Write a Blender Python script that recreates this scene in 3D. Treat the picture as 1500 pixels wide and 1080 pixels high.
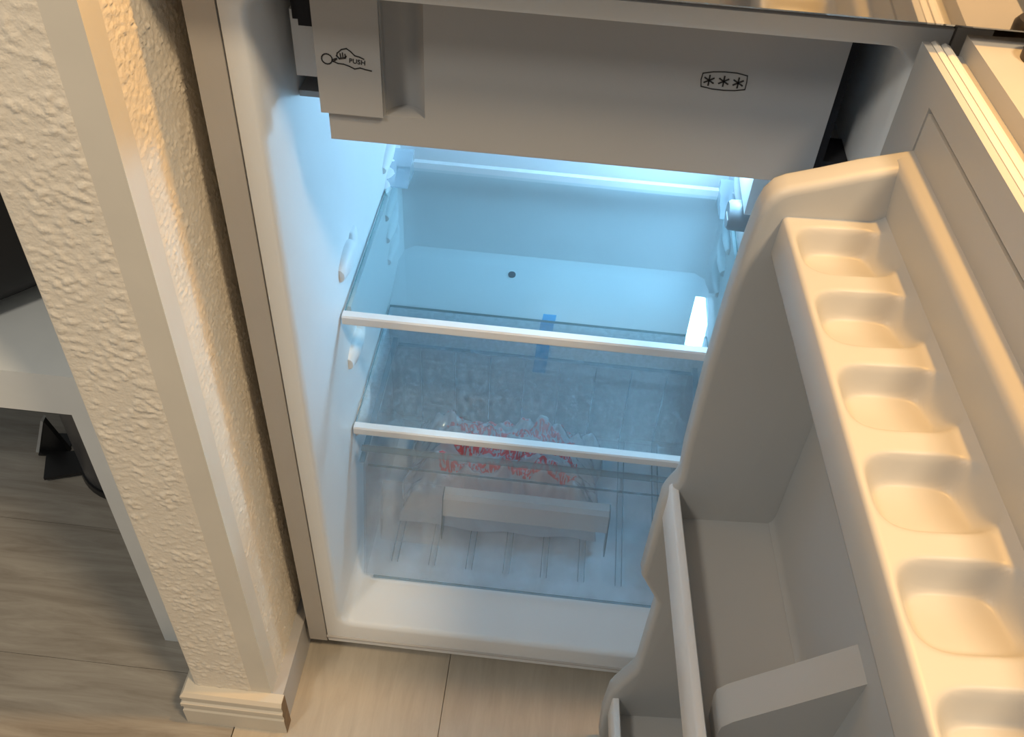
import bpy, bmesh, math, random
from mathutils import Vector, Matrix, noise

scene = bpy.context.scene
for o in list(bpy.data.objects):
    bpy.data.objects.remove(o)
COL = scene.collection
random.seed(7)

# ------------------------------------------------------------------ camera
YAW, PITCH, ROLL, FPX = -0.0513, 0.7815, 0.0668, 1389.465
cf = Vector((math.sin(YAW)*math.cos(PITCH), math.cos(YAW)*math.cos(PITCH), -math.sin(PITCH)))
cr = Vector((math.cos(YAW), -math.sin(YAW), 0)); cu = cr.cross(cf)
cr2 = cr*math.cos(ROLL)+cu*math.sin(ROLL); cu2 = -cr*math.sin(ROLL)+cu*math.cos(ROLL)
cam = bpy.data.cameras.new('camera'); cam.sensor_width = 36; cam.lens = FPX*36/1500
cam.clip_start = 0.01
camo = bpy.data.objects.new('camera', cam); COL.objects.link(camo)
camo.matrix_world = Matrix(((cr2.x, cu2.x, -cf.x, 0.2550), (cr2.y, cu2.y, -cf.y, -0.5704), (cr2.z, cu2.z, -cf.z, 1.0682), (0, 0, 0, 1)))
scene.camera = camo

# ------------------------------------------------------------------ light
w = bpy.data.worlds.new('world'); scene.world = w; w.use_nodes = True
bg = w.node_tree.nodes['Background']; bg.inputs[0].default_value = (0.92, 0.98, 1.0, 1); bg.inputs[1].default_value = 0.19

def light(name, kind, loc, power, color, size):
    l = bpy.data.lights.new(name, kind); l.energy = power; l.color = color; l.shadow_soft_size = size
    o = bpy.data.objects.new(name, l); COL.objects.link(o); o.location = loc
    return o
light('worktop_lamp', 'POINT', (0.50, -0.034, 1.60), 28, (1.0, 0.50, 0.10), 0.02)
light('left_fill_light', 'POINT', (-0.70, -1.30, 2.40), 52, (1.0, 0.92, 0.80), 0.15)  # unseen fill light, added on the left to brighten the wall end
light('right_fill_light', 'POINT', (1.00, -0.85, 2.40), 108, (1.0, 0.75, 0.47), 0.15)  # unseen fill light added on the right, where the door shields the racks

scene.cycles.transparent_max_bounces = 32
vs = scene.view_settings
vs.view_transform = 'Standard'; vs.look = 'None'; vs.gamma = 1; vs.exposure = 0.0; vs.use_curve_mapping = False

# ------------------------------------------------------------------ materials
def mat(name, col, rough=0.5, metal=0.0, spec=0.5, var=0.04, vscale=12, bump=0.0, bscale=200, bdist=0.001):
    m = bpy.data.materials.new(name); m.use_nodes = True
    nt = m.node_tree; b = nt.nodes['Principled BSDF']
    b.inputs['Roughness'].default_value = rough; b.inputs['Metallic'].default_value = metal
    b.inputs['Specular IOR Level'].default_value = spec
    tc = nt.nodes.new('ShaderNodeTexCoord')
    n = nt.nodes.new('ShaderNodeTexNoise'); n.inputs['Scale'].default_value = vscale; n.inputs['Detail'].default_value = 4
    nt.links.new(tc.outputs['Object'], n.inputs['Vector'])
    r = nt.nodes.new('ShaderNodeValToRGB')
    r.color_ramp.elements[0].position = 0.3; r.color_ramp.elements[1].position = 0.7
    r.color_ramp.elements[0].color = tuple(max(0, c*(1-var)) for c in col)+(1,)
    r.color_ramp.elements[1].color = tuple(min(1, c*(1+var)) for c in col)+(1,)
    nt.links.new(n.outputs['Fac'], r.inputs['Fac']); nt.links.new(r.outputs['Color'], b.inputs['Base Color'])
    if bump:
        n2 = nt.nodes.new('ShaderNodeTexNoise'); n2.inputs['Scale'].default_value = bscale; n2.inputs['Detail'].default_value = 3
        nt.links.new(tc.outputs['Object'], n2.inputs['Vector'])
        bp = nt.nodes.new('ShaderNodeBump'); bp.inputs['Strength'].default_value = bump; bp.inputs['Distance'].default_value = bdist
        nt.links.new(n2.outputs['Fac'], bp.inputs['Height']); nt.links.new(bp.outputs['Normal'], b.inputs['Normal'])
    return m

def clear(name, tint, haze=0.0, hazecol=(.8, .9, 1), rough=0.02, refl=1.0, hazenoise=None):
    """thin clear pane: transparent + fresnel reflection + a little haze"""
    m = bpy.data.materials.new(name); m.use_nodes = True
    nt = m.node_tree; nt.nodes.clear()
    out = nt.nodes.new('ShaderNodeOutputMaterial')
    tr = nt.nodes.new('ShaderNodeBsdfTransparent'); tr.inputs[0].default_value = tint+(1,)
    df = nt.nodes.new('ShaderNodeBsdfDiffuse'); df.inputs[0].default_value = hazecol+(1,)
    tl = nt.nodes.new('ShaderNodeBsdfTranslucent'); tl.inputs[0].default_value = hazecol+(1,)
    hz = nt.nodes.new('ShaderNodeMixShader'); hz.inputs[0].default_value = 0.5
    nt.links.new(df.outputs[0], hz.inputs[1]); nt.links.new(tl.outputs[0], hz.inputs[2])
    mx = nt.nodes.new('ShaderNodeMixShader'); mx.inputs[0].default_value = haze
    nt.links.new(tr.outputs[0], mx.inputs[1]); nt.links.new(hz.outputs[0], mx.inputs[2])
    if hazenoise:
        tc = nt.nodes.new('ShaderNodeTexCoord'); n = nt.nodes.new('ShaderNodeTexNoise')
        n.inputs['Scale'].default_value = hazenoise; n.inputs['Detail'].default_value = 5
        nt.links.new(tc.outputs['Object'], n.inputs['Vector'])
        mr = nt.nodes.new('ShaderNodeMapRange'); mr.inputs[1].default_value = .35; mr.inputs[2].default_value = .75
        mr.inputs[3].default_value = haze*.4; mr.inputs[4].default_value = haze*1.8
        nt.links.new(n.outputs['Fac'], mr.inputs[0]); nt.links.new(mr.outputs[0], mx.inputs[0])
    gl = nt.nodes.new('ShaderNodeBsdfGlossy'); gl.inputs['Roughness'].default_value = rough
    fr = nt.nodes.new('ShaderNodeFresnel')
    ge = nt.nodes.new('ShaderNodeNewGeometry'); ir = nt.nodes.new('ShaderNodeMapRange')   # same reflectance from both faces of the thin sheet
    ir.inputs[3].default_value = 1.45; ir.inputs[4].default_value = 1/1.45
    nt.links.new(ge.outputs['Backfacing'], ir.inputs[0]); nt.links.new(ir.outputs[0], fr.inputs['IOR'])
    ml = nt.nodes.new('ShaderNodeMath'); ml.operation = 'MULTIPLY'; ml.inputs[1].default_value = refl
    nt.links.new(fr.outputs[0], ml.inputs[0])
    m2 = nt.nodes.new('ShaderNodeMixShader'); nt.links.new(ml.outputs[0], m2.inputs[0])
    nt.links.new(mx.outputs[0], m2.inputs[1]); nt.links.new(gl.outputs[0], m2.inputs[2])
    nt.links.new(m2.outputs[0], out.inputs[0])
    return m

def wood(name, c0, c1, c2, along=(1.0, 9.0, 9.0), rough=0.45):
    m = bpy.data.materials.new(name); m.use_nodes = True
    nt = m.node_tree; b = nt.nodes['Principled BSDF']; b.inputs['Roughness'].default_value = rough
    tc = nt.nodes.new('ShaderNodeTexCoord'); oi = nt.nodes.new('ShaderNodeObjectInfo')
    ad = nt.nodes.new('ShaderNodeVectorMath'); ad.operation = 'ADD'
    nt.links.new(tc.outputs['Object'], ad.inputs[0]); nt.links.new(oi.outputs['Location'], ad.inputs[1])
    mp = nt.nodes.new('ShaderNodeMapping'); mp.inputs['Scale'].default_value = along
    nt.links.new(ad.outputs[0], mp.inputs[0])
    n = nt.nodes.new('ShaderNodeTexNoise'); n.inputs['Scale'].default_value = 5; n.inputs['Detail'].default_value = 8
    n.inputs['Distortion'].default_value = 0.6; n.inputs['Roughness'].default_value = .65
    nt.links.new(mp.outputs[0], n.inputs['Vector'])
    r = nt.nodes.new('ShaderNodeValToRGB'); e = r.color_ramp.elements
    e[0].position = .3; e[0].color = c0+(1,); e[1].position = .72; e[1].color = c2+(1,)
    k = e.new(.5); k.color = c1+(1,)
    nt.links.new(n.outputs['Fac'], r.inputs['Fac']); nt.links.new(r.outputs['Color'], b.inputs['Base Color'])
    bp = nt.nodes.new('ShaderNodeBump'); bp.inputs['Strength'].default_value = .25; bp.inputs['Distance'].default_value = .0006
    nt.links.new(n.outputs['Fac'], bp.inputs['Height']); nt.links.new(bp.outputs['Normal'], b.inputs['Normal'])
    return m

M = {
 'plaster': mat('plaster', (.87, .79, .66), .8, bump=.5, bscale=420, bdist=.001, spec=.3),
 'plaster_smooth': mat('plaster_smooth', (.78, .72, .61), .55, spec=.4),
 'skirt': mat('skirt', (.72, .66, .55), .4),
 'skirt_grey': mat('skirt_grey', (.50, .49, .48), .4),
 'mdf': mat('mdf', (.24, .16, .09), .9, var=.15, vscale=120),
 'enamel_shaded': mat('enamel_shaded', (.50, .48, .455), .42),  # white cabinet greyed: shade on the front is worked into this colour
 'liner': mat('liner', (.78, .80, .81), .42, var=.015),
 'doorliner_shaded': mat('doorliner_shaded', (.51, .51, .50), .42, var=.015),  # white door plastic darkened, its grey stands in for missing shade
 'freezer': mat('freezer', (.40, .40, .40), .45, var=.015),  # darker than the flap's white plastic, shade put into the base colour
 'gasket': mat('gasket', (.74, .72, .68), .5),
 'white': mat('white', (.80, .80, .80), .35, var=.02),
 'foam': mat('foam', (.02, .02, .025), .9, var=.2, bump=.5, bscale=300),
 'print': mat('print', (.015, .015, .015), .6),
 'hole': mat('hole', (.03, .04, .05), .6),
 'steel': mat('steel', (.62, .60, .57), .045, metal=1.0, var=.03, vscale=6),
 'dark_metal': mat('dark_metal', (.10, .08, .06), .4, metal=.6),
 'knob': mat('knob', (.36, .38, .40), .4),
 'tablewhite': mat('tablewhite', (.84, .86, .84), .35),
 'black': mat('black', (.012, .012, .014), .55, bump=.3, bscale=60),
 'bin_steel': mat('bin_steel', (.20, .20, .21), .35, metal=.7),
 'blackplastic': mat('blackplastic', (.012, .012, .013), .35),
 'pale': mat('pale', (.75, .75, .73), .4),
 'glass': clear('glass', (.88, .95, .96), haze=.03, refl=1.0),
 'glass_misted': clear('glass_misted', (.90, .95, .97), haze=.13, hazecol=(.80, .86, .92), rough=.03, hazenoise=160),
 'glass_edge': mat('glass_edge', (.16, .30, .31), .2, var=.1),
 'plastic': clear('plastic', (.96, .97, .98), haze=.09, hazecol=(.84, .87, .88), rough=.08, hazenoise=25),
 'plastic_edge': clear('plastic_edge', (.72, .79, .82), haze=.22, hazecol=(.62, .70, .74), rough=.1),
 'grip': clear('grip', (.92, .94, .95), haze=.34, hazecol=(.85, .87, .88), rough=.1),
 'tape': clear('tape', (.5, .85, 1.0), haze=.6, hazecol=(.2, .70, 1.0), rough=.2),
 'clip': clear('clip', (.90, .96, 1.0), haze=.45, hazecol=(.9, .95, 1), rough=.05),
 'kitchen_floor': wood('kitchen_floor', (.45, .40, .325), (.50, .45, .37), (.55, .50, .415), along=(16, 2.2, 8), rough=.5),
 'laminate': wood('laminate', (.25, .22, .18), (.34, .31, .265), (.43, .40, .345), along=(1.2, 11, 8), rough=.42),
 'walnut': wood('walnut', (.10, .055, .025), (.16, .09, .04), (.22, .13, .06), along=(8, 8, 1)),
 'joint': mat('joint', (.34, .30, .24), .9),
}
lc = bpy.data.materials.new('lamp_cover'); lc.use_nodes = True
b = lc.node_tree.nodes['Principled BSDF']; b.inputs['Base Color'].default_value = (.9, .95, 1, 1)
b.inputs['Emission Color'].default_value = (.345, .69, 1, 1); b.inputs['Emission Strength'].default_value = 108
M['lamp'] = lc

# ------------------------------------------------------------------ helpers
def link(name, me, material, parent=None, smooth=False):
    o = bpy.data.objects.new(name, me); COL.objects.link(o)
    if material: me.materials.append(M[material])
    if parent: o.parent = parent
    if smooth:
        for p in me.polygons: p.use_smooth = True
    return o
def obj(name, bm, material, parent=None, smooth=False, bevel=0, seg=2):
    if bevel:
        bmesh.ops.bevel(bm, geom=[e for e in bm.edges if len(e.link_faces) == 2 and e.calc_face_angle(0) > .35],
                        offset=bevel, segments=seg, affect='EDGES', profile=.5, clamp_overlap=True)
        smooth = True
    bmesh.ops.recalc_face_normals(bm, faces=bm.faces)
    me = bpy.data.meshes.new(name); bm.to_mesh(me); bm.free()
    o = link(name, me, material, parent, smooth)
    if smooth:
        me.set_sharp_from_angle(angle=math.radians(40 if not bevel else 55))
    return o
def raw(name, verts, faces, material, parent=None, smooth=False):
    me = bpy.data.meshes.new(name); me.from_pydata(verts, [], faces); me.update()
    return link(name, me, material, parent, smooth)
def box(bm, x0, x1, y0, y1, z0, z1):
    v = [bm.verts.new((x, y, z)) for z in (z0, z1) for y in (y0, y1) for x in (x0, x1)]
    for f in ((0, 1, 3, 2), (4, 6, 7, 5), (0, 4, 5, 1), (2, 3, 7, 6), (0, 2, 6, 4), (1, 5, 7, 3)):
        bm.faces.new([v[i] for i in f])
    return v
def nb(*boxes):
    bm = bmesh.new()
    for b_ in boxes: box(bm, *b_)
    return bm
def prism(prof, a0, a1, fn):
    """closed profile [(u,v)] swept from a0 to a1; fn(a,u,v)->xyz"""
    bm = bmesh.new()
    A = [bm.verts.new(fn(a0, u, v)) for u, v in prof]; B = [bm.verts.new(fn(a1, u, v)) for u, v in prof]
    n = len(prof)
    for i in range(n): bm.faces.new((A[i], A[(i+1) % n], B[(i+1) % n], B[i]))
    bm.faces.new(A); bm.faces.new(B[::-1])
    return bm
def rrect(x0, x1, z0, z1, r, k=6):
    pts = []
    for cx, cz, a0 in ((x1-r, z1-r, 0), (x0+r, z1-r, 90), (x0+r, z0+r, 180), (x1-r, z0+r, 270)):
        for i in range(k+1):
            a = math.radians(a0+90*i/k); pts.append((cx+r*math.cos(a), cz+r*math.sin(a)))
    return pts
def loft(bm, loops, cap0=False, cap1=False):
    R = [[bm.verts.new(p) for p in l] for l in loops]
    n = len(R[0])
    for a, b_ in zip(R, R[1:]):
        for i in range(n): bm.faces.new((a[i], a[(i+1) % n], b_[(i+1) % n], b_[i]))
    if cap0: bm.faces.new(R[0])
    if cap1: bm.faces.new(R[-1][::-1])
    return R
def lathe(bm, prof, c=(0, 0, 0), axis='z', k=32):
    loops = []
    for r, h in prof:
        l = []
        for i in range(k):
            a = 2*math.pi*i/k; p = (r*math.cos(a), r*math.sin(a), h)
            if axis == 'x': p = (h, p[0], p[1])
            if axis == 'y': p = (p[0], h, p[1])
            l.append((p[0]+c[0], p[1]+c[1], p[2]+c[2]))
        loops.append(l)
    loft(bm, loops, True, True)
def strip(bm, pts, wd, y, th=.0004):
    """flat printed line on a plane facing -y, pts in (x,z)"""
    for (x0, z0), (x1, z1) in zip(pts, pts[1:]):
        dx, dz = x1-x0, z1-z0; L = math.hypot(dx, dz) or 1e-9
        dx, dz = dx/L*wd/2, dz/L*wd/2
        q = [(x0-dx-dz, z0-dz+dx), (x1+dx-dz, z1+dz+dx), (x1+dx+dz, z1+dz-dx), (x0-dx+dz, z0-dz-dx)]
        f = [bm.verts.new((a, y-th, c)) for a, c in q]; g = [bm.verts.new((a, y, c)) for a, c in q]
        bm.faces.new(f); bm.faces.new(g[::-1])
        for i in range(4): bm.faces.new((f[i], g[i], g[(i+1) % 4], f[(i+1) % 4]))
def empty(name, loc=(0, 0, 0), parent=None):
    o = bpy.data.objects.new(name, None); COL.objects.link(o); o.location = loc; o.empty_display_size = .05
    if parent: o.parent = parent
    return o
def tag(o, label=None, cat=None, group=None, kind=None):
    if label: o['label'] = label
    if cat: o['category'] = cat
    if group: o['group'] = group
    if kind: o['kind'] = kind
    return o
def struct(o, label, cat):
    return tag(o, label, cat, kind='structure')

FZ = -0.03          # room floor height (fridge base is z = 0)

# ------------------------------------------------------------------ setting: floors
fl = obj('floor', nb((-2.5, 2.2, -2.4, 1.6, FZ-.05, FZ-.006)), 'joint')
struct(fl, 'floor of grey brown laminate planks beside pale beige kitchen tiles', 'floor')
def slab_piece(name, x0, x1, y0, y1, material, g=.0007):
    o = obj(name, nb((-(x1-x0)/2+g, (x1-x0)/2-g, -(y1-y0)/2+g, (y1-y0)/2-g, -.008, 0)), material, fl, bevel=.0006, seg=1)
    o.location = ((x0+x1)/2, (y0+y1)/2, FZ)
    return o
for i, x in enumerate((-.066, .172, .472, .772, 1.072, 1.372)):
    x1 = (.172, .472, .772, 1.072, 1.372, 1.672)[i]
    for y0, y1 in ((-2.39, -1.53), (-1.53, -.93), (-.93, -.33), (-.33, .27), (.27, .87), (.87, 1.59)):
        slab_piece('floor_tile', x, x1, y0, y1, 'kitchen_floor', .0004)
PW = .192
for j in range(-12, 9):
    y0 = -.24+PW*(j); y1 = y0+PW
    if y1 > 1.59: continue
    off = (j*.47) % 1.28
    xs = [-2.49]; x = -2.49+off if off > .1 else -2.49+1.28
    while x < -.2: xs.append(x); x += 1.28
    xs.append(-.0668)
    for a, c in zip(xs, xs[1:]): slab_piece('laminate_plank', a, c, y0, y1, 'laminate', .0003)

# ------------------------------------------------------------------ setting: partition wall with plaster relief
def relief(name, nu, nv, fn, amp, sc, seed, parent):
    """grid with raised plaster grains; fn(u,v,h)->xyz, u,v in metres"""
    (u0, u1), (v0, v1) = nu, nv
    st = .0017; a = max(2, int((u1-u0)/st)); c = int((v1-v0)/st)
    V = []; F = []
    for j in range(c+1):
        for i in range(a+1):
            u = u0+(u1-u0)*i/a; v = v0+(v1-v0)*j/c
            p = Vector((u*sc+v*sc*.35, v*sc*1.25, seed))
            h = noise.noise(p)+.45*noise.noise(p*2.1+Vector((5, 3, 1)))+.35*noise.noise(Vector((u*45, v*45, seed+4)))
            h = (max(0, h-.10)**.75)*amp+.0002
            e = min(1, min(u-u0, u1-u)/.003+.05); h *= max(0, e)
            V.append(fn(u, v, h))
    for j in range(c):
        for i in range(a):
            k = j*(a+1)+i; F.append((k, k+1, k+a+2, k+a+1))
    return raw(name, V, F, 'plaster', parent, True)
WX0, WX1, WY = -.106, -.018, -.091
wl = obj('wall_left', nb((WX0, WX1, WY, 1.6, FZ, 2.4)), 'plaster_smooth')
struct(wl, 'narrow partition wall end with rough cream plaster and smooth corner strip', 'wall')
relief('plaster_relief', (WX0+.0005, -.041), (.03, 1.0), lambda u, v, h: (u, WY-h, v), .0021, 190, 1.3, wl)
relief('plaster_relief', (-.0685, .05), (.03, 1.0), lambda u, v, h: (WX1+h, u, v), .0024, 330, 8.1, wl)
relief('plaster_relief', (WY+.002, .2), (.03, 1.0), lambda u, v, h: (WX0-h, u, v), .0021, 190, 4.7, wl)
wb = obj('wall_back', nb((WX1, 2.2, .60, .68, FZ, 2.4)), 'plaster_smooth')
struct(wb, 'plain cream wall behind the refrigerator', 'wall')

# baseboards
prof = [(0, 0), (.016, 0), (.016, .030), (.0145, .0325), (.0145, .038), (.016, .040), (.016, .046), (.0135, .0485), (.0135, .053), (.0145, .0555), (.0145, .060), (.011, .0645), (0, .0645)]
bb = obj('baseboard_front', prism(prof, WX0-.012, -.0035, lambda a, u, v: (a, WY-u, FZ+v)), 'skirt')
for v in bb.data.vertices:     # mitred outer corner
    if v.co.x < WX0: v.co.x = WX0+(v.co.y-WY)
struct(bb, 'moulded cream baseboard across the end of the partition wall', 'baseboard')
ce = obj('cut_end', prism([(p[0]*.96, p[1]*.985+.0005) for p in prof], -.0036, -.0030, lambda a, u, v: (a, WY-u, FZ+v)), 'mdf', bb)
tag(ce, 'raw brown sawn end of the baseboard')
bl = obj('baseboard_left', prism(prof, WY, 1.5, lambda a, u, v: (WX0-u, a, FZ+v)), 'skirt')
for v in bl.data.vertices:
    if v.co.y < 0: v.co.y = WY+(v.co.x-WX0)
struct(bl, 'moulded white baseboard along the far side of the partition wall', 'baseboard')
br = obj('baseboard_right', nb((WX1, -.0055, WY, .55, FZ, .031)), 'skirt_grey', bevel=.001)
struct(br, 'flat grey baseboard between partition wall and refrigerator', 'baseboard')

# ------------------------------------------------------------------ refrigerator
W, HH, D = .50, .826, .47
WF, ZB, ZT = .0415, .045, .8085
fr = empty('refrigerator'); tag(fr, 'small white refrigerator standing open under a steel worktop, lit blue inside', 'refrigerator')

# outer cabinet (open box) and front frame
SEAM = .0225
bm = nb((0.0, .0215, 0.0, D, 0, HH), (W-.0215, W, 0, D, 0, HH), (.0215, W-.0215, .012, D, HH-.006, HH), (.0215, W-.0215, .012, D, 0, .008), (.02, W-.02, D-.01, D, .008, HH-.006))
obj('cabinet_shell', bm, 'enamel_shaded', fr, bevel=.0012, seg=2)
# liner frame + cavity as one skin
N = 7
def loop(x0, x1, z0, z1, r, y): return [(x, y, z) for x, z in rrect(x0, x1, z0, z1, r, N)]
bm = bmesh.new()
loft(bm, [loop(SEAM, W-SEAM, .001, HH-.001, .0012, .012),
          loop(SEAM, W-SEAM, .001, HH-.001, .0012, .001),
          loop(SEAM+.0008, W-SEAM-.0008, .0018, HH-.0018, .0012, 0),
          loop(WF-.006, W-WF+.006, ZB-.006, ZT+.005, .020, 0),
          loop(WF-.003, W-WF+.003, ZB-.003, ZT+.002, .018, .0014),
          loop(WF, W-WF, ZB, ZT, .016, .007),
          loop(WF+.001, W-WF-.001, ZB+.001, ZT, .016, .10),
          loop(WF+.002, W-WF-.002, ZB+.003, ZT, .018, .412),
          loop(WF+.008, W-WF-.008, ZB+.008, ZT-.006, .020, .426),
          loop(WF+.022, W-WF-.022, ZB+.02, ZT-.02, .020, .431)], False, True)
obj('inner_liner', bm, 'liner', fr, smooth=True)
obj('sill_lip', nb((.0225, W-.0225, -.0025, .004, .0125, .0145)), 'enamel_shaded', fr, bevel=.0008)
# compressor hump at the back with sloping front
hp = [(.436, .05), (.336, .05), (.334, .235), (.340, .2506), (.420, .2758), (.428, .282), (.436, .290)]
obj('compressor_hump', prism(hp, WF+.002, W-WF-.002, lambda a, u, v: (a, u, v)), 'liner', fr, bevel=.004, seg=3)
dh = bmesh.new(); lathe(dh, [(.0005, 0), (.0042, 0), (.0050, .0012), (.0050, .004)], k=20)
dho = obj('drain_hole', dh, 'hole', fr, smooth=True)
nrm = Vector((0, -.30, .95)).normalized()
dho.location = Vector((.1965, .406, .2714))+nrm*-.0022
dho.rotation_euler = nrm.to_track_quat('Z', 'Y').to_euler()
sc_ = bmesh.new(); lathe(sc_, [(.0005, 0), (.0068, 0), (.0072, .0006), (.0001, .0008)], k=20)
dr = obj('drain_rim', sc_, 'liner', fr, smooth=True); dr.location = Vector((.1965, .406, .2714))+nrm*.0002; dr.rotation_euler = dho.rotation_euler

# shelf guides moulded on the side walls
def boss(name, side, y0, y1, z, h, out, tilt=0.0, material='liner'):
    """lens shaped moulded guide on a side wall, thick at its front end"""
    bm = bmesh.new(); n = 14; loops = []
    for i in range(n+1):
        t = i/n; y = y0+(y1-y0)*t
        hh = h*(math.sin(math.pi*min(1, t*1.25+.12))**.6 if t < .7 else math.sin(math.pi*.995)**.6+max(0, (1-t))*1.9)
        hh = max(hh, .0008); oo = out*max(.02, math.sin(math.pi*(.12+.86*t)))**.7
        zc = z+tilt*(y-y0); l = []
        for k in range(10):
            a = math.pi*k/9-math.pi/2
            l.append((side*0+oo*math.cos(a), y, zc+hh/2*math.sin(a)))
        loops.append(l)
    loft(bm, loops, True, True)
    o = obj(name, bm, material, fr, smooth=True)
    if side < 0: o.location.x = WF+.0012
    else: o.location.x = W-WF-.0012; o.scale.x = -1
    return o
for side in (-1, 1):
    for z in (.4665, .345, .236):
        boss('shelf_guide', side, .138, .208, z, .027, .0105, .16)
    for z in (.452, .418, .385, .352, .318):
        boss('rear_guide', side, .350, .412, z, .017, .010, .35)
    # long rails that carry the two glass shelves
    for z in (.4175, .2480):
        bm = nb((0, .0052, .150, .400 if z > .3 else .333, z-.006, z))
        o = obj('shelf_rail', bm, 'liner', fr, bevel=.0015, seg=3)
        if side < 0: o.location.x = WF+.0014
        else: o.location.x = W-WF-.0066

# ------------------------------------------------------------------ glass shelves
def shelf(z, y0, y1, label, rear_lip):
    xa, xb = WF+.0042, W-WF-.0042
    s = obj('glass_shelf', nb((xa, xb, y0+.003, y1, z-.0040, z)), 'glass' if rear_lip else 'glass_misted', fr); tag(s, label)
    s.data.materials.append(M['glass_edge'])
    for p in s.data.polygons:
        if abs(p.normal.z) < .5: p.material_index = 1
    tr = prism([(-.0025, -.0095), (-.0035, -.008), (-.0035, .0002), (-.002, .0018), (.0055, .0018), (.0066, .0012), (.0066, .0004), (.004, .0002), (.004, -.0042), (.0066, -.0046), (.0066, -.0062), (.002, -.0095)],
               xa-.0008, xb+.0008, lambda a, u, v: (a, y0+u, z+v))
    obj('front_trim', tr, 'white', s)
    if rear_lip:
        bm = nb((xa+.020, xb-.014, y1-.001, y1+.006, z-.005, z+.008))
        obj('rear_trim', bm, 'white', s, bevel=.002, seg=3)
        for x0, x1 in ((xa-.001, xa+.024), (xb-.017, xb+.001)):
            c = prism([(-.045, -.001), (-.040, .006), (-.026, .006), (-.018, .013), (-.008, .012), (0, .020), (.007, .020), (.007, -.006), (-.004, -.006)], x0, x1, lambda a, u, v: (a, y1+u, z+v))
            obj('corner_clip', c, 'clip', s, bevel=.003, seg=3)
    return s
shelf(.4253, .127, .404, 'upper glass shelf with white front strip and raised rear edge', True)
shelf(.2572, .127, .3395, 'lower glass shelf covering the crisper drawer', False)

# ------------------------------------------------------------------ freezer compartment
FY = .0298
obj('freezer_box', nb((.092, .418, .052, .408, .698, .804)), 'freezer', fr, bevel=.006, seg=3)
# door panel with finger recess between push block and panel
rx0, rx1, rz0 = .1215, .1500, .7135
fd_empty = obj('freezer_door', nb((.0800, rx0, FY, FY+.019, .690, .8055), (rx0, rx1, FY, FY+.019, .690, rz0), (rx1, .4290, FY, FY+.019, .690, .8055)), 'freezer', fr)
bmesh_fix = bmesh.new(); bmesh_fix.from_mesh(fd_empty.data)
bmesh.ops.remove_doubles(bmesh_fix, verts=bmesh_fix.verts, dist=1e-6); bmesh_fix.to_mesh(fd_empty.data); bmesh_fix.free()
fd = fd_empty; tag(fd, 'white freezer flap, greyed for shade, with push handle and three star symbol')
bm = bmesh.new()   # scooped recess
loops = []
for i in range(13):
    t = i/12; x = rx0+(rx1-rx0)*t; dy = .017*math.sin(math.pi*min(1, .08+.9*t))**.6
    loops.append((x, FY+dy))
for z0, z1 in ((rz0, .8055),):
    A = [bm.verts.new((x, y, z0)) for x, y in loops]; B = [bm.verts.new((x, y, z1)) for x, y in loops]
    for i in range(12): bm.faces.new((A[i], A[i+1], B[i+1], B[i]))
obj('finger_recess', bm, 'freezer', fd, smooth=True)
obj('push_block', nb((.0755, .1205, .0260, .0400, .7132, .8050)), 'freezer', fd, bevel=.0012)
bm = bmesh.new(); PY = .0260
circ = [(.0835+.0037*math.cos(a*math.pi/8), .7549+.0037*math.sin(a*math.pi/8)) for a in range(17)]
strip(bm, circ, .0007, PY)
strip(bm, [(.0905, .7578), (.0911, .7599), (.0942, .7627), (.0977, .7637), (.1004, .7618), (.1031, .759), (.1064, .7583), (.1092, .7571)], .0007, PY)
strip(bm, [(.0905, .7578), (.0923, .7559), (.0962, .7568), (.0970, .7580)], .0009, PY)
for a, c in (((.093, .7595), (.0933, .7571)), ((.0947, .7602), (.0948, .7572)), ((.0964, .7594), (.0964, .7572)), ((.0871, .7545), (.0903, .7560))):
    strip(bm, [a, c], .0007, PY)
strip(bm, [(.0903, .7552), (.0893, .7546), (.0877, .7535), (.091, .7523), (.0949, .7521), (.0986, .751), (.1024, .7493), (.1063, .7504), (.1101, .7495), (.114, .7489)], .0007, PY)
tag(obj('hand_symbol', bm, 'print', fd), 'black line drawing of a pushing hand')
cu_ = bpy.data.curves.new('push_lettering', 'FONT'); cu_.body = 'PUSH'; cu_.size = .0046; cu_.extrude = .0002; cu_.offset = .00008; cu_.space_character = 1.06
to = bpy.data.objects.new('tmp', cu_); COL.objects.link(to)
me = bpy.data.meshes.new_from_object(to.evaluated_get(bpy.context.evaluated_depsgraph_get()))
bpy.data.objects.remove(to); me.name = 'push_lettering'
t = link('push_lettering', me, 'print', fd); t.location = (.0987, PY-.0001, .7537); t.rotation_euler = (math.pi/2, math.radians(5), 0)
tag(t, 'black lettering reading PUSH')
bm = bmesh.new()
bar = [(.3386, .7675), (.3452, .7691), (.3527, .7698), (.3609, .7697), (.368, .7684), (.3685, .764), (.3684, .7585), (.3618, .7571), (.3545, .7566), (.3466, .7568), (.339, .758), (.3381, .763)]
strip(bm, bar+[bar[0]], .0006, FY)
for x, z in ((.3435, .7628), (.3533, .7630), (.3630, .7628)):
    for k in range(3):
        a = math.pi/2+k*math.pi/3
        strip(bm, [(x-.0034*math.cos(a), z-.0034*math.sin(a)), (x+.0034*math.cos(a), z+.0034*math.sin(a))], .0010, FY)
tag(obj('star_symbol', bm, 'print', fd), 'three black stars in a curved frame')
obj('light_baffle', nb((WF+.0015, W-WF-.0015, .082, .4260, .6925, .6975)), 'freezer', fr, bevel=.002)  # added plate that keeps the lamp's light from leaking up the side gaps
obj('gap_seal', nb((.4295, W-WF-.001, .046, .080, .690, .700), (.4300, .4390, .046, .075, .70, .800)), 'foam', fr, bevel=.001)
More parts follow.
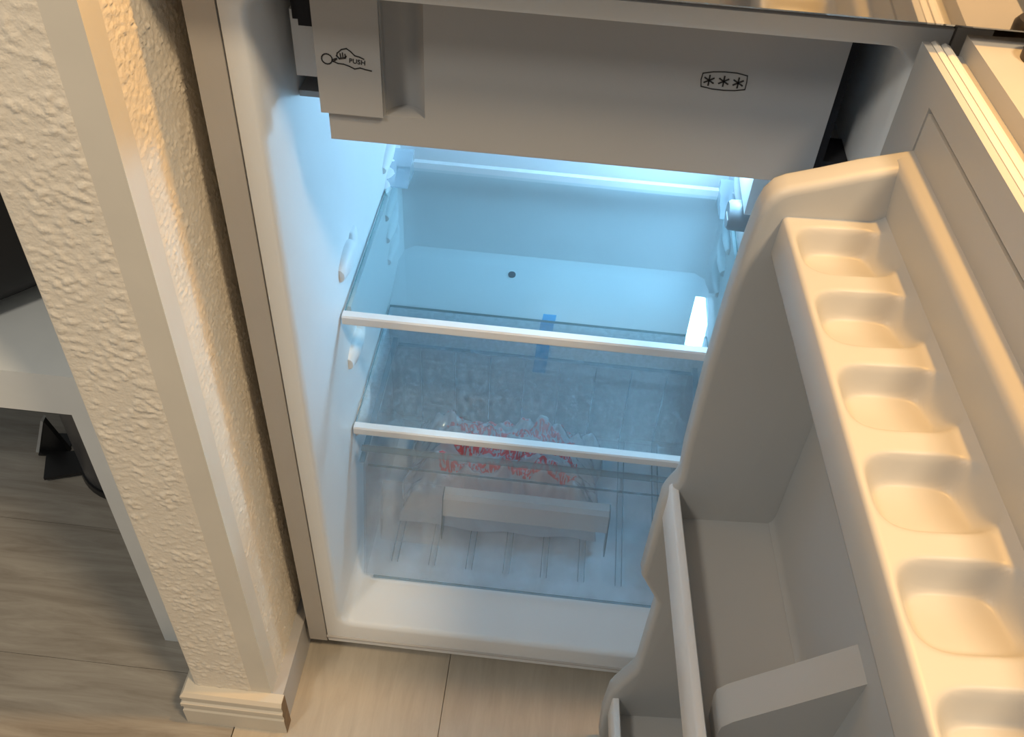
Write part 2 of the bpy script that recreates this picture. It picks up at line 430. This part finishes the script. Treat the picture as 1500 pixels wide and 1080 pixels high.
# torn seal and hinge bits in the gaps
bm = bmesh.new()
for i in range(9):
    z = .700+i*.0125
    box(bm, .420+random.uniform(-.002, .003), .434+random.uniform(-.002, .002), .052, .060+random.uniform(0, .004), z, z+.013)
obj('seal_strip', bm, 'foam', fr, bevel=.001)
obj('hinge_block', nb((.0500, .0735, .060, .090, .722, .772)), 'white', fr, bevel=.003)
bm = bmesh.new()
for i in range(6):
    box(bm, .058+random.uniform(-.006, .004), .082, .045+i*.004, .060, .770+random.uniform(-.004, .006), .806)
obj('seal_strip', bm, 'foam', fr, bevel=.001)
obj('seal_strip', nb((.078, .092, .050, .075, .700, .775)), 'foam', fr, bevel=.002)

# ------------------------------------------------------------------ thermostat and lamp on the right wall
th = obj('thermostat_box', nb((.442, W-WF-.001, .262, .372, .500, .650)), 'white', fr, bevel=.006, seg=3)
obj('lamp_cover', nb((.430, .4425, .300, .352, .540, .610)), 'lamp', fr)
bm = bmesh.new(); lathe(bm, [(.0005, -.024), (.014, -.024), (.0165, -.021), (.0172, 0), (.0001, 0)], axis='x', k=28)
kn = obj('thermostat_knob', bm, 'knob', fr, smooth=True); kn.location = (W-WF-.002, .300, .472)
pt = obj('pointer', nb((-.0247, -.0235, -.012, .004, -.0012, .0012)), 'white', kn)

# ------------------------------------------------------------------ crisper drawer
dz0, dz1 = .0535, .2400; dx0, dx1, dy0, dy1 = .0565, .4435, .1215, .3270
dw = empty('crisper_drawer', parent=fr); tag(dw, 'clear plastic crisper drawer with ribbed bottom and grip')
T = .0022
def fy(z): return .064+.051*(z-.05)/.188           # sloping front
FP = lambda a, u, v: (a, u, v)
obj('drawer_front', prism([(fy(dz0), dz0), (fy(dz1), dz1), (fy(dz1)+T, dz1), (fy(dz0)+T, dz0)], dx0+.003, dx1-.003, FP), 'plastic', dw)
for xa in (dx0, dx1-T):
    obj('drawer_side', prism([(fy(dz0)+T, dz0), (fy(.212)+T, .212), (dy1, .212), (dy1, dz0)], xa, xa+T, FP), 'plastic', dw)
obj('drawer_back', nb((dx0+T, dx1-T, dy1-T, dy1, dz0, .2)), 'plastic', dw)
obj('drawer_bottom', nb((dx0+T, dx1-T, fy(dz0)+T, dy1-T, dz0, dz0+T)), 'plastic', dw)
yt = fy(dz1)
bm = nb((dx0-.001, dx1+.001, yt-.006, yt+.001, dz1-.003, dz1), (dx0+.006, dx1-.006, fy(dz1-.025)-.0012, fy(dz1-.025), dz1-.026, dz1-.0235),
        (dx0-.006, dx0, yt, dy1, .209, .212), (dx1, dx1+.006, yt, dy1, .209, .212), (dx0, dx1, dy1, dy1+.004, .197, .2),
        (dx0+.012, dx1-.012, fy(dz0)-.001, fy(dz0)+.001, dz0-.002, dz0+.001))
obj('rim', bm, 'plastic_edge', dw)
for i in range(8):
    x = dx0+.030+i*.0466
    for q in (0, .0075):
        obj('rib', nb((x+q, x+q+.0011, fy(dz0)+.022, dy1-T, dz0+T, dz0+T+.0028)), 'plastic_edge', dw)
    obj('back_rib', nb((x, x+.0014, dy1-T-.002, dy1-T, dz0+T, .196)), 'plastic_edge', dw)
# grip: hollow bar that stands proud of the sloping front, with a box at its left end
gx0, gx1, gz0, gz1, gp_ = .080, .343, .136, .196, .015
def gq(z, o): return fy(z)-o
gb = [(gq(gz1, 0), gz1), (gq(gz1, gp_-.004), gz1+.001), (gq(gz1-.004, gp_), gz1-.003), (gq(gz1-.026, gp_), gz1-.026), (gq(gz1-.026, gp_-.002), gz1-.026), (gq(gz1-.005, gp_-.002), gz1-.005), (gq(gz1-.003, 0), gz1-.003)]
obj('grip_bar', prism(gb, .1525, gx1, FP), 'grip', dw)
bx_ = [(gq(gz1, 0), gz1), (gq(gz1, gp_), gz1), (gq(gz0-.010, gp_), gz0-.010), (gq(gz0-.010, 0), gz0-.010)]
obj('grip_box', prism(bx_, gx0, .1515, FP), 'plastic', dw, bevel=.004, seg=3)
for xa, xb in ((gx1, gx1+.0016), (.1517, .1530)):
    obj('grip_end', prism([(gq(gz1, 0), gz1), (gq(gz1, gp_), gz1-.002), (gq(gz0, gp_), gz0), (gq(gz0, 0), gz0)], xa, xb, FP), 'plastic_edge', dw)


# ------------------------------------------------------------------ refrigerator door (local: x = along door, y = outwards, z up)
door = empty('door', (.4535, -.02, 0), fr); door.rotation_euler = (0, 0, math.radians(-86.4))
tag(door, 'open door with egg tray on top and two storage racks below')
DT = .8246; DB = -.012; DW = .497
def P(s, t_, z): return (s, -t_, z)
def dbox(s0, s1, t0, t1, z0, z1): return (s0, s1, -t1, -t0, z0, z1)
obj('outer_panel', nb(dbox(.002, DW-.002, -.062, -.0235, DB, .831)), 'enamel_shaded', door, bevel=.004, seg=3)
obj('door_core', nb(dbox(.006, DW-.006, -.0236, -.0042, DB+.004, .8195)), 'doorliner_shaded', door)
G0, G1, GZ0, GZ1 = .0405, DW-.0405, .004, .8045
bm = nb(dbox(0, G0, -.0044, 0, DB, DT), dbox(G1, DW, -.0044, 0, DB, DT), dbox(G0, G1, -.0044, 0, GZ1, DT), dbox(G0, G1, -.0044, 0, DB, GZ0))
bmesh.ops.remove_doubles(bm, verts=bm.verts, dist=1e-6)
obj('liner_flange', bm, 'doorliner_shaded', door)
obj('liner_panel', nb(dbox(G0+.0026, G1-.0026, -.0044, 0, GZ0+.0026, GZ1-.0026)), 'doorliner_shaded', door, bevel=.001)
# gasket: two soft beads round the door edge
def ring(t_, r, inset, z1):
    bm = bmesh.new(); loops = []
    c = [(inset, DB+inset), (DW-inset, DB+inset), (DW-inset, z1-inset), (inset, z1-inset)]
    for k in range(8):
        a = 2*math.pi*k/8
        loops.append([P(x+(-1 if x < .2 else 1)*r*math.cos(a), t_+r*math.sin(a), z+(-1 if z < .4 else 1)*r*math.cos(a)) for x, z in c])
    loops.append(loops[0]); R = loft(bm, loops)
    bmesh.ops.remove_doubles(bm, verts=bm.verts, dist=1e-7)
    return bm
obj('gasket', ring(-.0072, .0030, .0026, DT+.0005), 'gasket', door, smooth=True)
obj('gasket', ring(-.0140, .0036, .0034, DT-.0005), 'gasket', door, smooth=True)
# side wings of the liner
wp = [(-.002, .778), (.030, .7695), (.0505, .7625), (.070, .7565), (.0765, .753), (.0812, .746), (.0838, .735), (.0856, .7145), (.088, .66), (.0895, .60), (.089, .51), (.0874, .482), (.0885, .474), (.0945, .459), (.0966, .450), (.097, .42), (.098, .338), (.0775, .296), (.0775, .286), (.0785, .170), (.0800, .160), (.0960, .120), (.0990, .110), (.1018, .06), (.099, .005), (.092, -.004), (-.002, -.004)]
def wing(s0, s1):
    k = 4; loops = []
    rr = .0055
    # rounded section across the thickness: inset the profile towards the ends
    cen = (.03, .4)
    def inset(d):
        n = len(wp); out = []
        for i in range(n):
            p0 = Vector(wp[i-1]); p1 = Vector(wp[i]); p2 = Vector(wp[(i+1) % n])
            n1 = Vector(((p1-p0).y, -(p1-p0).x)).normalized(); n2 = Vector(((p2-p1).y, -(p2-p1).x)).normalized()
            m = (n1+n2); m = m/max(.35, m.dot(n1)) if m.length > 1e-6 else n1
            q = p1+m*d; out.append((max(q.x, -.002), q.y))
        return out
    bm = bmesh.new()
    for i in range(k+1):
        a = math.pi/2*(i/k); loops.append((s0+rr*(1-math.sin(a)) if False else s0+rr*(1-math.cos(a))*1.0, rr*(1-math.sin(a))))
    loops = [(s0+rr*(1-math.cos(math.pi/2*i/k)), rr*(1-math.sin(math.pi/2*i/k))) for i in range(k+1)]
    loops += [(s1-rr*(1-math.sin(math.pi/2*i/k)) if False else s1-rr+rr*math.sin(math.pi/2*i/k), rr*(1-math.cos(math.pi/2*i/k))) for i in range(k+1)]
    L = []
    for s, dd in loops: L.append([P(s, a, c) for a, c in inset(sgn*dd)])
    loft(bm, L, True, True)
    return bm
# signed area decides inset direction
ar = sum(wp[i-1][0]*wp[i][1]-wp[i][0]*wp[i-1][1] for i in range(len(wp)))
sgn = -1 if ar > 0 else 1
sgn = -sgn if False else sgn
obj('side_wing', wing(.0385, .0590), 'doorliner_shaded', door, smooth=True)
obj('side_wing', wing(.4380, .4585), 'doorliner_shaded', door, smooth=True)
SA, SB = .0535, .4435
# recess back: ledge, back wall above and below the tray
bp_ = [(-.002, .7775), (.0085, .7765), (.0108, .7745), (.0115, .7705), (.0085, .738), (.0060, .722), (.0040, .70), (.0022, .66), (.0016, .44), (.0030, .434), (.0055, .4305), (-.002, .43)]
obj('back_wall', prism(bp_, SA-.004, SB+.004, lambda a, u, v: P(a, u, v)), 'doorliner_shaded', door, smooth=True)
obj('back_wall', prism([(-.002, .42), (.0016, .42), (.0016, .075), (.006, .07), (-.002, .07)], SA, SB, lambda a, u, v: P(a, u, v)), 'doorliner_shaded', door, smooth=True)
# egg tray: dished top
cups = [.0898+.0587*i for i in range(6)]
ZTR = .737
def sst(a, b_, x):
    x = max(0, min(1, (x-a)/(b_-a))); return x*x*(3-2*x)
def tray_z(s, t_):
    d = 0
    for c in cups:
        if abs(s-c) > .035: continue
        u = (s-c)/.0228; v = (t_-.0375)/.0285
        r = (abs(u)**3.6+abs(v)**3.6)**(1/3.6)
        edge = sst(1.03, .66, r) if r > .66 else 1.0
        edge = sst(0, 1, (1.03-r)/.36)
        bowl = 1.0-.45*sst(-.5, 1.0, u)
        d = max(d, .0165*edge*bowl)
    z = ZTR-d
    if t_ < .018: z += .007*((.018-t_)/.012)**2
    return z
V = []; F = []; ns = 260; ntt = 44
for i in range(ns+1):
    s = SA-.001+(SB-SA+.002)*i/ns
    row = [(s, .0060+(.0668-.0060)*j/ntt) for j in range(ntt+1)]
    V += [P(a, c, tray_z(a, c)) for a, c in row]
    V += [P(s, .0684, ZTR-.0006), P(s, .0696, ZTR-.0022), P(s, .0706, .7100), P(s, .0700, .7075), P(s, .0675, .7065), P(s, .0050, .7065)]
m_ = ntt+7
for i in range(ns):
    for j in range(m_-1):
        F.append((i*m_+j, i*m_+j+1, (i+1)*m_+j+1, (i+1)*m_+j))
et = raw('egg_tray', V, F, 'doorliner_shaded', door, True); tag(et, 'egg tray with a row of rounded hollows')
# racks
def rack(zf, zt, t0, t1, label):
    rf = obj('rack_floor', nb(dbox(SA-.001, SB+.001, -.001, t1-.003, zf-.008, zf)), 'doorliner_shaded', door, bevel=.002)
    b_ = prism([(t0, zf-.004), (t1-.002, zf-.004), (t1, zf-.001), (t1-.0006, zt-.002), (t1-.0022, zt), (t0+.0005, zt), (t0-.0006, zt-.003)], SA-.001, SB+.001, lambda a, u, v: P(a, u, v))
    r_ = obj('retaining_bar', b_, 'white', door, bevel=.0012); tag(r_, label)
rack(.430, .4672, .0862, .0938, 'long white retaining bar of the middle door rack')
rack(.066, .1050, .0885, .0962, 'long white retaining bar of the bottom door rack')
dv = prism([(-.001, .541), (.062, .486), (.071, .478), (.0765, .470), (.0772, .462), (.0745, .431), (-.001, .428)], .2295, .2560, lambda a, u, v: P(a, u, v))
tag(obj('rack_divider', dv, 'doorliner_shaded', door, bevel=.0035, seg=3), 'fixed sloping divider of the middle door rack')
bm = bmesh.new(); lathe(bm, [(.0005, .831), (.013, .831), (.013, .840), (.011, .843), (.0001, .843)], (.030, .058, 0), k=24)
obj('hinge_cap', bm, 'dark_metal', door, smooth=True)

# ------------------------------------------------------------------ steel worktop
wt = empty('worktop', (0, 0, 0)); tag(wt, 'polished steel worktop edge above the refrigerator', 'worktop')
WE = .640
obj('top_plate', nb((-.010, WE, -.031, .598, .884, .888)), 'steel', wt)
obj('front_apron', prism([(-.0320, .8400), (-.0335, .8415), (-.0335, .886), (-.0315, .888), (-.0305, .888), (-.0305, .8412), (-.023, .8410), (-.023, .8400)], -.010, WE, lambda a, u, v: (a, u, v)), 'steel', wt)
obj('end_panel', nb((WE-.022, WE-.004, -.020, .590, FZ, .8835)), 'walnut', wt, bevel=.001)
obj('carrier_board', nb((-.008, WE-.023, .002, .595, .846, .883)), 'mdf', wt)

# ------------------------------------------------------------------ things
# blue tape on the hump
V = []; F = []
path = [(.3530, .2570), (.3460, .2550), (.3392, .2525), (.3345, .2440), (.3318, .2300), (.3310, .2), (.3306, .172)]
for i, (y, z) in enumerate(path):
    x = .2520-.0012*i; j = .0006*(i % 2)
    V += [(x-.0085+j, y-.0016, z), (x+.0085+j, y-.0016, z), (x-.0085+j, y-.0012, z), (x+.0085+j, y-.0012, z)]
for i in range(len(path)-1):
    a = i*4; b_ = a+4
    F += [(a, a+1, b_+1, b_), (a+2, b_+2, b_+3, a+3), (a, b_, b_+2, a+2), (a+1, a+3, b_+3, b_+1)]
tp = raw('adhesive_tape', V, F, 'tape', None, False)
tag(tp, 'short strip of bright blue tape stuck at the back of the refrigerator', 'tape')

# crumpled clear bag with red print in the drawer
m = clear('bag_film', (.94, .95, .96), haze=.55, hazecol=(.97, .97, .97), rough=.06, refl=3.0)
nt = m.node_tree
tc = nt.nodes.new('ShaderNodeTexCoord')
red = nt.nodes.new('ShaderNodeBsdfDiffuse'); red.inputs[0].default_value = (.70, .12, .12, 1)
def math_node(op, a, b_=None):
    n = nt.nodes.new('ShaderNodeMath'); n.operation = op
    if isinstance(a, float): n.inputs[0].default_value = a
    else: nt.links.new(a, n.inputs[0])
    if b_ is not None:
        if isinstance(b_, float): n.inputs[1].default_value = b_
        else: nt.links.new(b_, n.inputs[1])
    return n.outputs[0]
sx = nt.nodes.new('ShaderNodeSeparateXYZ'); nt.links.new(tc.outputs['UV'], sx.inputs[0])
rows = math_node('FRACT', math_node('MULTIPLY', sx.outputs[1], 5.0))
band = math_node('LESS_THAN', rows, .62)
ns_ = nt.nodes.new('ShaderNodeTexNoise'); ns_.inputs['Scale'].default_value = 1.0; ns_.inputs['Detail'].default_value = 1
mp = nt.nodes.new('ShaderNodeMapping'); mp.inputs['Scale'].default_value = (85, 30, 1); nt.links.new(tc.outputs['UV'], mp.inputs[0]); nt.links.new(mp.outputs[0], ns_.inputs['Vector'])
glyph = math_node('GREATER_THAN', ns_.outputs['Fac'], .48)
inx = math_node('MULTIPLY', math_node('GREATER_THAN', sx.outputs[0], .18), math_node('LESS_THAN', sx.outputs[0], .86))
iny = math_node('MULTIPLY', math_node('GREATER_THAN', sx.outputs[1], .22), math_node('LESS_THAN', sx.outputs[1], .86))
fac = math_node('MULTIPLY', math_node('MULTIPLY', band, glyph), math_node('MULTIPLY', inx, iny))
out = [n for n in nt.nodes if n.type == 'OUTPUT_MATERIAL'][0]
last = out.inputs[0].links[0].from_socket
mixr = nt.nodes.new('ShaderNodeMixShader'); nt.links.new(math_node('MULTIPLY', fac, .85), mixr.inputs[0])
nt.links.new(last, mixr.inputs[1]); nt.links.new(red.outputs[0], mixr.inputs[2]); nt.links.new(mixr.outputs[0], out.inputs[0])
M['bag'] = m
V = []; F = []; nu, nv = 90, 60; UV = []
def bag_h(u, v):
    p = Vector((u*5, v*4, 2.2)); q = Vector((u*11, v*9, 7))
    r = abs(noise.noise(p))*.6+abs(noise.noise(q))*.35+abs(noise.noise(q*2.3))*.18
    e = min(1, min(u, 1-u)*5, min(v, 1-v)*4); e = math.sqrt(max(0, e))
    return e, r
for side in (1, 0):
    for j in range(nv+1):
        for i in range(nu+1):
            u, v = i/nu, j/nv; e, r = bag_h(u, v)
            x = .085+.255*u+.010*noise.noise(Vector((v*4, 1, u)))
            y = .142+.140*v+.010*noise.noise(Vector((u*4, 3, v))); y = max(y, .130)
            z = dz0+.012+(e*(.075+.075*(r-.2)) if side else e*.004*r)+.030*max(0, v-.5)*e*side
            V.append((x, y, z)); UV.append((u, v))
n1 = (nu+1)*(nv+1)
for side in (0, 1):
    for j in range(nv):
        for i in range(nu):
            k = side*n1+j*(nu+1)+i; f = (k, k+1, k+nu+2, k+nu+1)
            F.append(f if side == 0 else f[::-1])
bag = raw('plastic_bag', V, F, 'bag', None, True)
uvl = bag.data.uv_layers.new(name='uv')
for lp in bag.data.loops: uvl.data[lp.index].uv = UV[lp.vertex_index]
tag(bag, 'crumpled clear plastic bag with red print lying in the crisper drawer', 'bag')

# white side table in the next room
tx1, ty0, tw = -.135, -.0087, .55
tb = empty('side_table', (tx1-tw/2, ty0+tw/2, FZ)); tag(tb, 'white square side table on the laminate floor behind the partition wall', 'table')
h = tw/2
obj('table_top', nb((-h, h, -h, h, .4187, .4713)), 'tablewhite', tb, bevel=.0015)
for sx_, sy_ in ((1, -1), (-1, -1), (1, 1), (-1, 1)):
    x0 = sx_*h-(.05 if sx_ > 0 else 0); y0 = sy_*h-(.05 if sy_ > 0 else 0)
    obj('leg', nb((x0, x0+.05, y0, y0+.05, 0, .4187)), 'tablewhite', tb, bevel=.0015)

# black bag on the table
bm = bmesh.new(); loops = []
for i in range(15):
    t_ = i/14; z = .004+.20*t_
    k = (1-abs(2*t_-1)**4)**.35 if t_ not in (0, 1) else .55
    l = []
    for q in range(32):
        a = 2*math.pi*q/32; ca, sa = math.cos(a), math.sin(a)
        rx = .150*k*(1+.05*math.sin(3*a+6*t_)); ry = .085*k*(1+.06*math.sin(2*a+4*t_))
        l.append((rx*math.copysign(abs(ca)**.7, ca), ry*math.copysign(abs(sa)**.7, sa), z))
    loops.append(l)
loft(bm, loops, True, True)
hb = empty('black_bag', (-.300, .122, .4413)); hb.rotation_euler = (0, 0, math.radians(45))
tag(hb, 'black bag lying on the white side table', 'bag')
obj('body', bm, 'black', hb, smooth=True)
bm = bmesh.new(); loops = []
for i in range(17):
    a = math.pi*i/16; c = Vector((.075*math.cos(a), -.03, .195+.05*math.sin(a))); l = []
    for q in range(8):
        b_ = 2*math.pi*q/8
        d_ = Vector((math.cos(a), 0, math.sin(a)))*.006*math.cos(b_)+Vector((0, .010, 0))*math.sin(b_); l.append(tuple(c+d_))
    loops.append(l)
loft(bm, loops, True, True)
obj('handle', bm, 'blackplastic', hb, smooth=True)

# pedal bin under the table
pb = empty('pedal_bin', (-.318, .275, FZ)); tag(pb, 'dark steel pedal bin standing under the white side table', 'bin')
bm = bmesh.new(); lathe(bm, [(.001, .012), (.0835, .012), (.0845, .014), (.0845, .270), (.001, .270)], k=48)
obj('body', bm, 'bin_steel', pb, smooth=True)
bm = bmesh.new(); lathe(bm, [(.001, 0), (.087, 0), (.0885, .003), (.087, .0125), (.001, .0125)], k=48)
obj('base_ring', bm, 'blackplastic', pb, smooth=True)
bm = bmesh.new(); lathe(bm, [(.001, .270), (.0865, .270), (.0865, .284), (.075, .300), (.03, .307), (.001, .308)], k=48)
obj('lid', bm, 'blackplastic', pb, smooth=True)
pd = obj('pedal', nb((-.135, -.080, -.022, .022, .006, .011)), 'blackplastic', pb, bevel=.002); pd.rotation_euler = (0, 0, math.radians(20))

# folded black stand with pale edge on the floor beside the bin
ws = empty('folded_stand', (-.452, .268, FZ)); ws.rotation_euler = (0, 0, math.radians(5)); tag(ws, 'small black triangular stand with a pale edge beside the pedal bin', 'stand')
tri = [(-.020, 0), (.024, 0), (.006, .068)]
obj('side_plate', prism(tri, -.004, .004, lambda a, u, v: (u, a, v)), 'blackplastic', ws)
obj('edge_strip', prism([(-.0245, 0), (-.0200, 0), (.0060, .068), (.0035, .071)], -.006, .006, lambda a, u, v: (u, a, v)), 'pale', ws)
obj('foot_plate', nb((-.018, .022, -.012, .030, 0, .003)), 'blackplastic', ws, bevel=.0015)
